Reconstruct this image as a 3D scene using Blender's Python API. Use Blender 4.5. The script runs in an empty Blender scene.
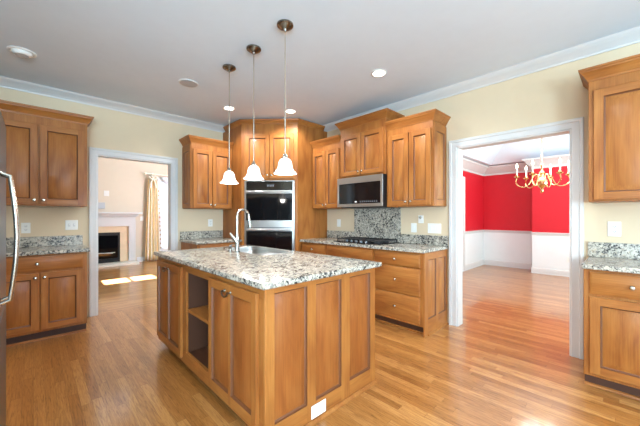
import bpy, bmesh, math, random
from mathutils import Vector, Matrix
random.seed(7)
C = bpy.context.scene.collection
PI = math.pi
R = math.radians

# ------------------------------------------------------------------ camera, world, sun, daylight, exposure
H = 1.26
cam_d = bpy.data.cameras.new('camera')
cam = bpy.data.objects.new('camera', cam_d)
C.objects.link(cam)
cam.location = (0, 0, H)
cam.rotation_euler = (R(90), 0, R(46.085 - 90))
cam_d.sensor_width = 36.0
cam_d.lens = 297.5 / 640 * 36
cam_d.shift_y = (216.4 - 213) / 640
cam_d.clip_start = 0.02
bpy.context.scene.camera = cam

vs = bpy.context.scene.view_settings
vs.view_transform = 'Standard'
vs.look = 'None'
vs.gamma = 1
vs.use_curve_mapping = False
vs.exposure = 0.42

w = bpy.data.worlds.new('sky')
bpy.context.scene.world = w
w.use_nodes = True
w.node_tree.nodes['Background'].inputs[0].default_value = (0.76, 0.88, 1.0, 1)
w.node_tree.nodes['Background'].inputs[1].default_value = 1.5


def light(kind, name, loc, rot, energy, col=(1, 1, 1), **kw):
    d = bpy.data.lights.new(name, kind)
    d.energy = energy
    d.color = col
    for k, v in kw.items():
        setattr(d, k, v)
    o = bpy.data.objects.new(name, d)
    o.location = loc
    o.rotation_euler = rot
    C.objects.link(o)
    return o


# sun through the high window above the fireplace
sun = light('SUN', 'sun', (1, 14, 9), (0, 0, 0), 90.0, (0.97, 0.98, 1.0), angle=R(0.6))
sun.rotation_euler = Vector((-0.03, -1.0, -1.5)).to_track_quat('-Z', 'Y').to_euler()
# daylight entering by the windows of the breakfast end of the room, behind the camera
DAY = (0.54, 0.80, 1.0)
light('AREA', 'daylight_back_a', (-1.55, -3.12, 1.35), (R(114), 0, 0), 330, DAY, shape='RECTANGLE', size=2.0, size_y=1.5)
light('AREA', 'daylight_back_b', (1.55, -3.12, 1.35), (R(116), 0, 0), 100, DAY, shape='RECTANGLE', size=2.0, size_y=1.5)
light('AREA', 'daylight_patio', (-2.92, -1.2, 1.15), (R(135), 0, R(-90)), 135, DAY, shape='RECTANGLE', size=2.4, size_y=2.0)
# daylight of the living room's tall windows and of the dining room's window
light('AREA', 'daylight_living', (4.3, 6.4, 2.4), (R(90), 0, R(90)), 200, (0.62, 0.84, 1.0), shape='RECTANGLE', size=2.6, size_y=3.0)
light('AREA', 'daylight_dining', (5.9, -1.72, 1.5), (R(120), 0, 0), 170, (0.72, 0.97, 0.98), shape='RECTANGLE', size=2.6, size_y=1.6)


# ------------------------------------------------------------------ materials
def s2l(c):
    return tuple((x / 255 / 12.92 if x / 255 <= 0.04045 else ((x / 255 + 0.055) / 1.055) ** 2.4) for x in c)


def new_mat(name):
    m = bpy.data.materials.new(name)
    m.use_nodes = True
    nt = m.node_tree
    return m, nt, nt.nodes['Principled BSDF']


def N(nt, typ, **kw):
    n = nt.nodes.new(typ)
    for k, v in kw.items():
        setattr(n, k, v)
    return n


def setin(n, **kw):
    for k, v in kw.items():
        n.inputs[k.replace('_', ' ')].default_value = v


def ramp(nt, fac, stops):
    r = N(nt, 'ShaderNodeValToRGB')
    els = r.color_ramp.elements
    while len(els) < len(stops):
        els.new(0.5)
    for e, (p, c) in zip(els, stops):
        e.position = p
        e.color = (*c, 1)
    nt.links.new(fac, r.inputs[0])
    return r.outputs[0]


def mixc(nt, fac, a, b, typ='MIX'):
    n = N(nt, 'ShaderNodeMix', data_type='RGBA', blend_type=typ)
    for s, v in ((n.inputs[0], fac), (n.inputs[6], a), (n.inputs[7], b)):
        if hasattr(v, 'is_linked'):
            nt.links.new(v, s)
        elif isinstance(v, (int, float)):
            s.default_value = v
        else:
            s.default_value = (*v, 1)
    return n.outputs[2]


def math_n(nt, op, a, b=None, c=None):
    n = N(nt, 'ShaderNodeMath', operation=op)
    for s, v in zip(n.inputs, (a, b, c)):
        if v is None:
            continue
        if hasattr(v, 'is_linked'):
            nt.links.new(v, s)
        else:
            s.default_value = v
    return n.outputs[0]


def plain(name, srgb, rough=0.5, metal=0.0, emit=0.0, emit_col=None, spec=0.5, noise=0.02, coat=0.0):
    m, nt, b = new_mat(name)
    c = s2l(srgb)
    if noise:
        tc = N(nt, 'ShaderNodeTexCoord')
        nz = N(nt, 'ShaderNodeTexNoise')
        setin(nz, Scale=9.0, Detail=4.0)
        nt.links.new(tc.outputs['Object'], nz.inputs['Vector'])
        out = ramp(nt, nz.outputs['Fac'], [(0.3, tuple(x * (1 - noise) for x in c)), (0.7, tuple(min(1, x * (1 + noise)) for x in c))])
        nt.links.new(out, b.inputs['Base Color'])
    else:
        b.inputs['Base Color'].default_value = (*c, 1)
    setin(b, Roughness=rough, Metallic=metal, Specular_IOR_Level=spec, Coat_Weight=coat)
    if emit:
        b.inputs['Emission Color'].default_value = (*(s2l(emit_col or srgb)), 1)
        b.inputs['Emission Strength'].default_value = emit
    return m


def wood(name, horizontal=False, tone=1.0, tint=(1, 1, 1)):
    m, nt, b = new_mat(name)
    tc = N(nt, 'ShaderNodeTexCoord')
    oi = N(nt, 'ShaderNodeObjectInfo')
    sc = N(nt, 'ShaderNodeVectorMath', operation='SCALE')
    sc.inputs[0].default_value = (7.0, 3.0, 11.0)
    nt.links.new(oi.outputs['Random'], sc.inputs['Scale'])
    ad = N(nt, 'ShaderNodeVectorMath', operation='ADD')
    nt.links.new(tc.outputs['Object'], ad.inputs[0])
    nt.links.new(sc.outputs[0], ad.inputs[1])

    def nz(scale, det, dist):
        mp = N(nt, 'ShaderNodeMapping')
        mp.inputs['Scale'].default_value = scale
        nt.links.new(ad.outputs[0], mp.inputs['Vector'])
        n = N(nt, 'ShaderNodeTexNoise')
        setin(n, Scale=1.0, Detail=det, Distortion=dist)
        nt.links.new(mp.outputs[0], n.inputs['Vector'])
        return n.outputs['Fac']
    broad = nz((2.2, 9, 9) if horizontal else (9, 9, 2.2), 3, 0.8)
    fine = nz((4, 130, 130) if horizontal else (130, 130, 4), 4, 0.2)
    T = lambda c: tuple(0.92 * x * tone * k for x, k in zip(s2l(c), tint))
    base = ramp(nt, broad, [(0.25, T((146, 84, 38))), (0.5, T((170, 106, 50))), (0.78, T((186, 123, 62)))])
    gr = ramp(nt, fine, [(0.3, (0.80, 0.77, 0.73)), (0.65, (1, 1, 1))])
    col = mixc(nt, 1.0, base, gr, 'MULTIPLY')
    nt.links.new(col, b.inputs['Base Color'])
    setin(b, Roughness=0.42, Coat_Weight=0.08, Coat_Roughness=0.12, Specular_IOR_Level=0.25)
    return m


def planks(name, axis):
    m, nt, b = new_mat(name)
    tc = N(nt, 'ShaderNodeTexCoord')
    sp = N(nt, 'ShaderNodeSeparateXYZ')
    nt.links.new(tc.outputs['Object'], sp.inputs[0])
    across, along = (sp.outputs[0], sp.outputs[1]) if axis == 'y' else (sp.outputs[1], sp.outputs[0])
    W_, L_ = 0.057, 0.85
    rowf = math_n(nt, 'DIVIDE', across, W_)
    row = math_n(nt, 'FLOOR', rowf)
    wn = N(nt, 'ShaderNodeTexWhiteNoise', noise_dimensions='1D')
    nt.links.new(row, wn.inputs['W'])
    off = math_n(nt, 'MULTIPLY', wn.outputs['Value'], 7.3)
    colf = math_n(nt, 'ADD', math_n(nt, 'DIVIDE', along, L_), off)
    colm = math_n(nt, 'FLOOR', colf)
    cx = N(nt, 'ShaderNodeCombineXYZ')
    nt.links.new(row, cx.inputs[0])
    nt.links.new(colm, cx.inputs[1])
    wn2 = N(nt, 'ShaderNodeTexWhiteNoise', noise_dimensions='2D')
    nt.links.new(cx.outputs[0], wn2.inputs['Vector'])
    tone = ramp(nt, wn2.outputs['Value'], [(0.0, s2l((160, 102, 48))), (0.3, s2l((173, 115, 58))), (0.7, s2l((182, 125, 66))), (1.0, s2l((197, 142, 82)))])
    # grain, shifted from board to board
    mp = N(nt, 'ShaderNodeCombineXYZ')
    nt.links.new(math_n(nt, 'MULTIPLY', across, 75.0), mp.inputs[0])
    nt.links.new(math_n(nt, 'ADD', math_n(nt, 'MULTIPLY', along, 4.5), math_n(nt, 'MULTIPLY', wn2.outputs['Value'], 40.0)), mp.inputs[1])
    nz = N(nt, 'ShaderNodeTexNoise')
    setin(nz, Scale=1.0, Detail=5.0, Roughness=0.68, Distortion=1.8)
    nt.links.new(mp.outputs[0], nz.inputs['Vector'])
    gr = ramp(nt, nz.outputs['Fac'], [(0.30, (0.40, 0.31, 0.23)), (0.46, (0.80, 0.75, 0.70)), (0.58, (1.0, 1.0, 1.0)), (0.75, (1.08, 1.08, 1.07))])
    col = mixc(nt, 0.9, tone, gr, 'MULTIPLY')
    # narrow joints between boards
    fr = math_n(nt, 'FRACT', rowf)
    fc = math_n(nt, 'FRACT', colf)
    j1 = math_n(nt, 'LESS_THAN', fr, 0.03)
    j2 = math_n(nt, 'LESS_THAN', fc, 0.003)
    j = math_n(nt, 'MAXIMUM', j1, j2)
    col = mixc(nt, math_n(nt, 'MULTIPLY', j, 0.5), col, s2l((96, 58, 32)))
    nt.links.new(col, b.inputs['Base Color'])
    setin(b, Roughness=0.3, Coat_Weight=0.55, Coat_Roughness=0.09, Specular_IOR_Level=0.3)
    return m


def granite(name):
    m, nt, b = new_mat(name)
    tc = N(nt, 'ShaderNodeTexCoord')

    def nz(scale, det=3.0, rough=0.55, dist=0.0, shift=0.0):
        mp = N(nt, 'ShaderNodeMapping')
        mp.inputs['Location'].default_value = (shift, shift * 0.7, shift * 1.3)
        nt.links.new(tc.outputs['Object'], mp.inputs['Vector'])
        n = N(nt, 'ShaderNodeTexNoise')
        setin(n, Scale=scale, Detail=det, Roughness=rough, Distortion=dist)
        nt.links.new(mp.outputs[0], n.inputs['Vector'])
        return n.outputs['Fac']
    base = ramp(nt, nz(30, 5, 0.65, 0.8), [(0.30, s2l((130, 125, 115))), (0.48, s2l((182, 174, 159))), (0.7, s2l((208, 199, 182)))])
    grey = ramp(nt, nz(46, 4, 0.6, 0.8, 3.1), [(0.50, (0, 0, 0)), (0.58, (1, 1, 1))])
    c1 = mixc(nt, math_n(nt, 'MULTIPLY', grey, 0.75), base, s2l((114, 111, 107)))
    tan = ramp(nt, nz(38, 3, 0.5, 0.5, 8.4), [(0.62, (0, 0, 0)), (0.70, (1, 1, 1))])
    c2 = mixc(nt, math_n(nt, 'MULTIPLY', tan, 0.5), c1, s2l((190, 164, 130)))
    cluster = ramp(nt, nz(7, 2, 0.5, 0.4, 1.7), [(0.38, (0, 0, 0)), (0.62, (1, 1, 1))])
    blk = nz(50, 4, 0.58, 1.0, 5.5)
    thr = math_n(nt, 'ADD', blk, math_n(nt, 'MULTIPLY', cluster, 0.09))
    dark = ramp(nt, thr, [(0.585, (0, 0, 0)), (0.63, (1, 1, 1))])
    c3 = mixc(nt, math_n(nt, 'MULTIPLY', dark, 0.93), c2, s2l((38, 37, 40)))
    nt.links.new(c3, b.inputs['Base Color'])
    setin(b, Roughness=0.2, Specular_IOR_Level=0.4)
    return m


M = {}
M['wood'] = wood('maple_vertical')
M['woodh'] = wood('maple_horizontal', True)
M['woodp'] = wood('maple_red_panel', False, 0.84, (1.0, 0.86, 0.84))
M['glaze'] = plain('dark_glaze', (110, 64, 34), 0.45)
M['niche_shade'] = plain('shaded_niche_wood', (74, 42, 24), 0.5)  # maple of the island niche, darkened to paint in its shade
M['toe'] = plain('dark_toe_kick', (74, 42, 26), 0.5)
M['floor'] = planks('oak_floor', 'y')
M['floor2'] = planks('oak_floor_across', 'x')
M['granite'] = granite('granite')
M['wall'] = plain('beige_paint', (214, 193, 162), 0.75, noise=0.012)
M['wall2'] = plain('cream_paint', (206, 191, 170), 0.75, noise=0.012)
M['ceil'] = plain('ceiling_paint', (216, 225, 233), 0.85, noise=0.01)
M['trim'] = plain('white_trim', (206, 203, 200), 0.4, noise=0.01)
M['red'] = plain('red_paint', (200, 12, 32), 0.6, noise=0.02)
M['wains'] = plain('wainscot_white', (224, 226, 226), 0.5, noise=0.01)
M['steel'] = plain('stainless', (194, 193, 190), 0.32, 1.0, noise=0.02)
M['darksteel'] = plain('dark_stainless', (92, 98, 104), 0.30, 1.0, noise=0.02)
M['nickel'] = plain('brushed_nickel', (200, 192, 178), 0.25, 1.0, noise=0.0)
M['antique'] = plain('antique_pewter', (120, 112, 100), 0.35, 1.0, noise=0.05)
M['bronze'] = plain('dark_nickel', (128, 122, 114), 0.22, 1.0, noise=0.0)
M['chrome'] = plain('bright_nickel', (168, 166, 160), 0.26, 1.0, noise=0.0)
M['blackglass'] = plain('black_glass', (14, 14, 16), 0.06, 0.0, noise=0.0, spec=0.6)
M['black'] = plain('black_enamel', (22, 22, 23), 0.4, noise=0.0)
M['iron'] = plain('cast_iron', (30, 30, 31), 0.6, noise=0.05)
M['greymark'] = plain('grey_print', (120, 122, 126), 0.5, noise=0.0)
M['plastic'] = plain('white_plastic', (232, 230, 224), 0.4, noise=0.0)
M['slot'] = plain('outlet_slot', (70, 68, 66), 0.6, noise=0.0)
M['brass'] = plain('brass', (226, 190, 132), 0.24, 1.0, noise=0.0)
M['candle'] = plain('candle_sleeve', (240, 232, 210), 0.5, noise=0.0)
M['flame'] = plain('flame_bulb', (255, 240, 215), 0.4, emit=9.0, noise=0.0)
M['lens'] = plain('lit_lens', (255, 250, 240), 0.4, emit=6.0, noise=0.0)
M['bulb'] = plain('lit_bulb', (255, 248, 232), 0.4, emit=6.0, noise=0.0)
M['dimlens'] = plain('unlit_lens', (206, 206, 204), 0.35, noise=0.0)
M['shade'] = plain('alabaster_glass', (246, 243, 236), 0.35, emit=0.8, emit_col=(255, 250, 242), noise=0.12)
M['tile'] = plain('beige_marble', (222, 196, 162), 0.3, noise=0.05)
M['hearth'] = plain('pale_hearth', (226, 214, 198), 0.35, noise=0.05)
M['curtain'] = plain('gold_curtain', (222, 190, 138), 0.85, noise=0.08)
M['curtain2'] = plain('cream_sheer', (238, 226, 206), 0.85, noise=0.05)
M['tassel'] = plain('tassel', (176, 138, 96), 0.85, noise=0.05)
M['blind'] = plain('white_blind', (222, 225, 229), 0.6, noise=0.0)
M['greypanel'] = plain('grey_panel', (176, 178, 180), 0.5, noise=0.0)
M['log'] = plain('pale_ceramic_log', (186, 180, 172), 0.8, noise=0.2)


def glass_mat():
    m, nt, b = new_mat('window_glass')
    setin(b, Roughness=0.02, Transmission_Weight=1.0, IOR=1.02)
    return m


M['glass'] = glass_mat()
CAB = ['wood', 'woodh', 'glaze', 'niche_shade', 'toe', 'wood']
ISL = ['wood', 'woodh', 'glaze', 'niche_shade', 'toe', 'woodp']


# ------------------------------------------------------------------ mesh helpers
class MB:
    def __init__(self):
        self.v, self.f, self.m = [], [], []

    def add(self, vs_, fs, m=0):
        o = len(self.v)
        self.v += [tuple(p) for p in vs_]
        self.f += [tuple(i + o for i in f) for f in fs]
        self.m += [m] * len(fs)
        return self

    def box(self, x0, x1, y0, y1, z0, z1, m=0):
        return self.add([(x0, y0, z0), (x1, y0, z0), (x1, y1, z0), (x0, y1, z0), (x0, y0, z1), (x1, y0, z1), (x1, y1, z1), (x0, y1, z1)],
                        [(0, 3, 2, 1), (4, 5, 6, 7), (0, 1, 5, 4), (1, 2, 6, 5), (2, 3, 7, 6), (3, 0, 4, 7)], m)

    def tube(self, pts, r, n=12, m=0, caps=True):
        pts = [Vector(p) for p in pts]
        rs = r if isinstance(r, (list, tuple)) else [r] * len(pts)
        up = None
        vs_, fs = [], []
        for i, p in enumerate(pts):
            d = (pts[min(i + 1, len(pts) - 1)] - pts[max(i - 1, 0)]).normalized()
            if up is None:
                a = Vector((0, 0, 1)) if abs(d.z) < 0.9 else Vector((1, 0, 0))
                up = (a - d * a.dot(d)).normalized()
            else:
                up = (up - d * up.dot(d)).normalized()
            s = d.cross(up)
            for k in range(n):
                t = 2 * PI * k / n
                vs_.append(p + (up * math.cos(t) + s * math.sin(t)) * rs[i])
        for i in range(len(pts) - 1):
            for k in range(n):
                a, b_ = i * n + k, i * n + (k + 1) % n
                fs.append((a, b_, b_ + n, a + n))
        if caps:
            fs.append(tuple(range(n))[::-1])
            fs.append(tuple(range((len(pts) - 1) * n, len(pts) * n)))
        return self.add(vs_, fs, m)

    def lathe(self, prof, c=(0, 0, 0), n=24, m=0, axis='z', capb=True, capt=True):
        vs_, fs = [], []
        for r, z in prof:
            for k in range(n):
                t = 2 * PI * k / n
                a, b_ = r * math.cos(t), r * math.sin(t)
                p = (a, b_, z) if axis == 'z' else ((a, z, b_) if axis == 'y' else (z, a, b_))
                vs_.append((p[0] + c[0], p[1] + c[1], p[2] + c[2]))
        for i in range(len(prof) - 1):
            for k in range(n):
                a, b_ = i * n + k, i * n + (k + 1) % n
                fs.append((a, b_, b_ + n, a + n))
        if capb:
            fs.append(tuple(range(n))[::-1])
        if capt:
            fs.append(tuple(range((len(prof) - 1) * n, len(prof) * n)))
        return self.add(vs_, fs, m)

    def sweep(self, path, prof, m=0, closed=False, side=1, caps=True):
        """path: 2D points, prof: closed loop of (out, z); out is to the right of travel for side=1"""
        n = len(path)
        P = [Vector(p) for p in path]
        vs_, fs = [], []
        k = len(prof)
        for i in range(n):
            if closed or 0 < i < n - 1:
                d0 = (P[i] - P[i - 1]).normalized()
                d1 = (P[(i + 1) % n] - P[i]).normalized()
            elif i == 0:
                d0 = d1 = (P[1] - P[0]).normalized()
            else:
                d0 = d1 = (P[-1] - P[-2]).normalized()
            n0 = Vector((d0.y, -d0.x)) * side
            n1 = Vector((d1.y, -d1.x)) * side
            mt = (n0 + n1)
            mt = mt / max(1e-6, mt.length)
            mt = mt / max(0.2, mt.dot(n0))
            for o, z in prof:
                q = P[i] + mt * o
                vs_.append((q.x, q.y, z))
        for i in range(n if closed else n - 1):
            for j in range(k):
                a, b_ = i * k + j, i * k + (j + 1) % k
                c_, d_ = ((i + 1) % n) * k + (j + 1) % k, ((i + 1) % n) * k + j
                fs.append((a, b_, c_, d_))
        if caps and not closed:
            fs.append(tuple(range(k)))
            fs.append(tuple(range((n - 1) * k, n * k))[::-1])
        return self.add(vs_, fs, m)

    def prism(self, poly, z0, z1, m=0):
        n = len(poly)
        vs_ = [(x, y, z0) for x, y in poly] + [(x, y, z1) for x, y in poly]
        fs = [tuple(range(n))[::-1], tuple(range(n, 2 * n))] + [(i, (i + 1) % n, n + (i + 1) % n, n + i) for i in range(n)]
        return self.add(vs_, fs, m)

    def board(self, x0, x1, z0, z1, t, panels, pz0, pz1, y=0.0, flat=False):
        """a framed front facing -y: slab from y to y-t with raised panels at the x ranges given"""
        e = 0.003
        F = y - t
        xs = [x0 + e]
        for a, b_ in panels:
            xs += [a, b_]
        xs.append(x1 - e)
        zs = [z0 + e, pz0, pz1, z1 - e] if panels else [z0 + e, z1 - e]
        for i in range(len(xs) - 1):
            for j in range(len(zs) - 1):
                a, b_, c_, d_ = xs[i], xs[i + 1], zs[j], zs[j + 1]
                ispan = panels and i % 2 == 1
                if ispan and j == 1:
                    dp = min(0.016, t - 0.002)
                    rings = [(0, 0, None), (0.004, dp * 0.75, 2), (0.011, dp, 2), (0.048 if min(b_ - a, d_ - c_) > 0.14 else 0.030, 0.0015, 5)]
                    prev = None
                    for ins, dep, mm in rings:
                        L = [(a + ins, F + dep, c_ + ins), (b_ - ins, F + dep, c_ + ins), (b_ - ins, F + dep, d_ - ins), (a + ins, F + dep, d_ - ins)]
                        if prev:
                            for k in range(4):
                                q = (k + 1) % 4
                                self.add([prev[k], prev[q], L[q], L[k]], [(0, 1, 2, 3)], mm)
                        prev = L
                    self.add(prev, [(0, 1, 2, 3)], 5)
                else:
                    self.add([(a, F, c_), (b_, F, c_), (b_, F, d_), (a, F, d_)], [(0, 1, 2, 3)], 1 if (ispan or flat) else 0)
        A = [(x0 + e, F, z0 + e), (x1 - e, F, z0 + e), (x1 - e, F, z1 - e), (x0 + e, F, z1 - e)]
        B = [(x0, F + e, z0), (x1, F + e, z0), (x1, F + e, z1), (x0, F + e, z1)]
        D = [(x0, y, z0), (x1, y, z0), (x1, y, z1), (x0, y, z1)]
        for U, V in ((A, B), (B, D)):
            for k in range(4):
                q = (k + 1) % 4
                self.add([U[k], V[k], V[q], U[q]], [(0, 1, 2, 3)], 0)
        self.add(D, [(3, 2, 1, 0)], 0)
        return self

    def build(self, name, mats, parent=None, bevel=0.0, loc=None, rot=None, sharp=35, seg=2):
        me = bpy.data.meshes.new(name)
        me.from_pydata(self.v, [], self.f)
        if isinstance(mats, str):
            mats = [mats]
        for k in mats:
            me.materials.append(M[k])
        me.polygons.foreach_set('material_index', [min(i, len(mats) - 1) for i in self.m])
        bm = bmesh.new()
        bm.from_mesh(me)
        bmesh.ops.remove_doubles(bm, verts=bm.verts, dist=1e-5)
        bmesh.ops.recalc_face_normals(bm, faces=bm.faces)
        bm.to_mesh(me)
        bm.free()
        me.polygons.foreach_set('use_smooth', [True] * len(me.polygons))
        me.set_sharp_from_angle(angle=R(sharp))
        o = bpy.data.objects.new(name, me)
        C.objects.link(o)
        if parent:
            o.parent = parent
        if loc:
            o.location = loc
        if rot:
            o.rotation_euler = rot
        if bevel:
            b = o.modifiers.new('edge', 'BEVEL')
            b.width = bevel
            b.segments = seg
            b.limit_method = 'ANGLE'
            b.angle_limit = R(40)
        return o


def tag(o, label, cat, group=None):
    o['label'] = label
    o['category'] = cat
    if group:
        o['group'] = group
    return o


def thing(name, label, cat, loc=(0, 0, 0), rotz=0.0, group=None):
    o = bpy.data.objects.new(name, None)
    o.empty_display_size = 0.1
    C.objects.link(o)
    o.location = loc
    o.rotation_euler = (0, 0, rotz)
    return tag(o, label, cat, group)


def struct(name, mb, mats, bevel=0.0):
    o = mb.build(name, mats, bevel=bevel)
    o['kind'] = 'structure'
    return o


def dup(root, loc, label, rotz=None):
    r = root.copy()
    C.objects.link(r)
    r.location = loc
    if rotz is not None:
        r.rotation_euler = (0, 0, rotz)
    r['label'] = label
    for ch in list(root.children):
        c = ch.copy()
        C.objects.link(c)
        c.parent = r
        for g in list(ch.children):
            d = g.copy()
            C.objects.link(d)
            d.parent = c
    return r


# ------------------------------------------------------------------ the shell
XR, YL, ZC = 3.5, 4.70, 2.745
TH = 0.12
DL = (0.58, 1.475, 2.05)     # left doorway x0, x1, top
DR = (0.36, 1.369, 2.05)     # right doorway y0, y1, top
struct('floor', MB().box(-3.0, 8.6, -3.2, YL + 0.06, -0.06, 0), 'floor')
struct('floor_living', MB().box(-1.6, 4.4, YL + 0.06, 9.6, -0.06, 0), 'floor2')
struct('ceiling', MB().box(-3.0, XR + 0.06, -3.2, YL + 0.06, ZC, ZC + 0.1), 'ceil')
wl = MB().box(-0.95, DL[0], YL, YL + TH, 0, ZC).box(DL[1], XR + TH, YL, YL + TH, 0, ZC).box(DL[0], DL[1], YL, YL + TH, DL[2], ZC)
struct('wall_left', wl, 'wall')
wr = MB().box(XR, XR + TH, DR[1], YL, 0, ZC).box(XR, XR + TH, -3.2, DR[0], 0, ZC).box(XR, XR + TH, DR[0], DR[1], DR[2], ZC)
struct('wall_right', wr, 'wall')
# breakfast end behind the camera: windows in the back wall, patio opening on the far side
wb = MB()
for x0, x1 in ((-3.0, -2.55), (-0.55, 0.55), (2.55, XR)):
    wb.box(x0, x1, -3.32, -3.2, 0, ZC)
for x0, x1 in ((-2.55, -0.55), (0.55, 2.55)):
    wb.box(x0, x1, -3.32, -3.2, 0, 0.7).box(x0, x1, -3.32, -3.2, 2.2, ZC)
struct('wall_back', wb, 'wall')
ws = MB().box(-3.12, -3.0, -3.32, -2.4, 0, ZC).box(-3.12, -3.0, 0.0, 1.3, 0, ZC).box(-3.12, -3.0, -2.4, 0.0, 2.15, ZC)
ws.box(-3.0, -0.95, 1.3, 1.42, 0, ZC).box(-1.07, -0.95, 1.42, YL + TH, 0, ZC)
struct('wall_side', ws, 'wall')


def window_frame(name, axis, a0, a1, z0, z1, c, nx=2, nz=2, mull=0.03, dep=0.06):
    b = MB()

    def bx(p0, p1, q0, q1):
        if axis == 'x':
            b.box(p0, p1, c - dep / 2, c + dep / 2, q0, q1)
        else:
            b.box(c - dep / 2, c + dep / 2, p0, p1, q0, q1)
    fw = 0.05
    bx(a0, a1, z0, z0 + fw)
    bx(a0, a1, z1 - fw, z1)
    bx(a0, a0 + fw, z0 + fw, z1 - fw)
    bx(a1 - fw, a1, z0 + fw, z1 - fw)
    for i in range(1, nx):
        q = a0 + (a1 - a0) * i / nx
        bx(q - mull / 2, q + mull / 2, z0 + fw, z1 - fw)
    for i in range(1, nz):
        q = z0 + (z1 - z0) * i / nz
        bx(a0 + fw, a1 - fw, q - mull / 2, q + mull / 2)
    o = b.build(name, 'trim')
    o['kind'] = 'structure'
    return o


window_frame('window_1', 'x', -2.55, -0.55, 0.7, 2.2, -3.26)
window_frame('window_2', 'x', 0.55, 2.55, 0.7, 2.2, -3.26)
window_frame('window_3', 'y', -2.4, 0.0, 0.0, 2.15, -3.06, 2, 1)

# room crown moulding
crown = [(0, ZC - 0.090), (0.010, ZC - 0.090), (0.014, ZC - 0.076), (0.034, ZC - 0.060), (0.070, ZC - 0.030), (0.090, ZC - 0.022), (0.105, ZC - 0.002), (0, ZC - 0.002)]
struct('trim_1', MB().sweep([(-0.95, YL - 0.001), (XR - 0.001, YL - 0.001), (XR - 0.001, -3.2)], crown), 'trim')

# left doorway lining and casing
def casing_profile_boxes(b, axis, a0, a1, top, face, wdt, out):
    """mitred casing with a raised outer band round three sides; out = +1/-1 direction of the room from the face"""
    prof = [(-0.004, 0), (-0.004, 0.010), (0.004, 0.015), (0.016, 0.012), (wdt * 0.62, 0.014), (wdt * 0.68, 0.022), (wdt - 0.004, 0.023), (wdt, 0.018), (wdt, 0)]
    q = MB().sweep([(a0, 0.001), (a0, top), (a1, top), (a1, 0.001)], prof, side=-1)
    vs_ = []
    for p0, p1, d in q.v:
        y = face + out * d
        vs_.append((p0, y, p1) if axis == 'x' else (y, p0, p1))
    b.add(vs_, q.f)


d1 = MB()
casing_profile_boxes(d1, 'x', DL[0], DL[1], DL[2], YL - 0.001, 0.08, -1)
casing_profile_boxes(d1, 'x', DL[0], DL[1], DL[2], YL + TH + 0.001, 0.08, 1)
d1.box(DL[0] - 0.002, DL[0] + 0.014, YL - 0.006, YL + TH + 0.006, 0.001, DL[2] - 0.0145).box(DL[1] - 0.014, DL[1] + 0.002, YL - 0.006, YL + TH + 0.006, 0.001, DL[2] - 0.0145)
d1.box(DL[0] - 0.002, DL[1] + 0.002, YL - 0.006, YL + TH + 0.006, DL[2] - 0.014, DL[2] + 0.002)
struct('door_1', d1, 'trim')
d2 = MB()
casing_profile_boxes(d2, 'y', DR[0], DR[1], DR[2], XR - 0.001, 0.085, -1)
casing_profile_boxes(d2, 'y', DR[0], DR[1], DR[2], XR + TH + 0.001, 0.085, 1)
d2.box(XR - 0.006, XR + TH + 0.006, DR[0] - 0.002, DR[0] + 0.014, 0.001, DR[2] - 0.0145).box(XR - 0.006, XR + TH + 0.006, DR[1] - 0.014, DR[1] + 0.002, 0.001, DR[2] - 0.0145)
d2.box(XR - 0.006, XR + TH + 0.006, DR[0] - 0.002, DR[1] + 0.002, DR[2] - 0.014, DR[2] + 0.002)
struct('door_2', d2, 'trim')

# ------------------------------------------------------------------ dining room shell
XD0, XD1, XD2, YD0, YD1, YS = XR + TH, 8.5, 8.02, -1.9, 2.65, 1.50
RAIL = 0.89
for nm, z0, z1, mk in (('wall_dining_lower', 0, RAIL, 'wains'), ('wall_dining', RAIL, 2.36, 'red'), ('wall_dining_upper', 2.36, 3.3, 'ceil')):
    b = MB()
    b.box(XD0, XD1, YD1, YD1 + TH, z0, z1).box(XD1, XD1 + TH, YS, YD1 + TH, z0, z1)
    if z0 < 2.3:
        b.box(XD2, XD1 + TH, YD0, YS, z0, z1)
    else:
        b.box(XD1, XD1 + TH, YD0, YS, z0, z1).box(XD2, XD1, YD0, YS, z0, 2.55)
    if nm == 'wall_dining_lower':
        b.box(XD0, XD2, YD0 - TH, YD0, z0, 0.7)
        b.box(XD0, 4.6, YD0 - TH, YD0, 0.7, z1).box(7.2, XD2, YD0 - TH, YD0, 0.7, z1)
        b.box(XD0, XD0 + 0.01, DR[1] + 0.09, YD1, z0, z1).box(XD0, XD0 + 0.01, YD0, DR[0] - 0.09, z0, z1)
    elif nm == 'wall_dining':
        b.box(XD0, 4.6, YD0 - TH, YD0, z0, z1).box(7.2, XD2, YD0 - TH, YD0, z0, z1).box(4.6, 7.2, YD0 - TH, YD0, 2.3, z1)
        b.box(XD0, XD0 + 0.01, DR[1] + 0.09, YD1, z0, z1).box(XD0, XD0 + 0.01, YD0, DR[0] - 0.09, z0, z1).box(XD0, XD0 + 0.01, DR[0] - 0.09, DR[1] + 0.09, 2.14, z1)
    else:
        b.box(XD0, XD1, YD0 - TH, YD0, z0, z1).box(XD0, XD0 + 0.01, YD0, YD1, z0, z1)
    struct(nm, b, mk)
window_frame('window_4', 'x', 4.6, 7.2, 0.7, 2.3, YD0 - 0.06, 3, 2)
dd = MB()
casing_profile_boxes(dd, 'x', 6.2, 7.11, 2.09, YD1 - 0.001, 0.085, -1)
dd.box(6.21, 7.10, YD1 - 0.008, YD1 - 0.001, 0.005, 2.08)
for x0_, x1_ in ((6.32, 6.60), (6.71, 6.99)):
    for z0_, z1_ in ((0.25, 0.95), (1.10, 1.95)):
        dd.box(x0_, x1_, YD1 - 0.013, YD1 - 0.0085, z0_, z1_)
struct('door_3', dd, 'trim')
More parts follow.
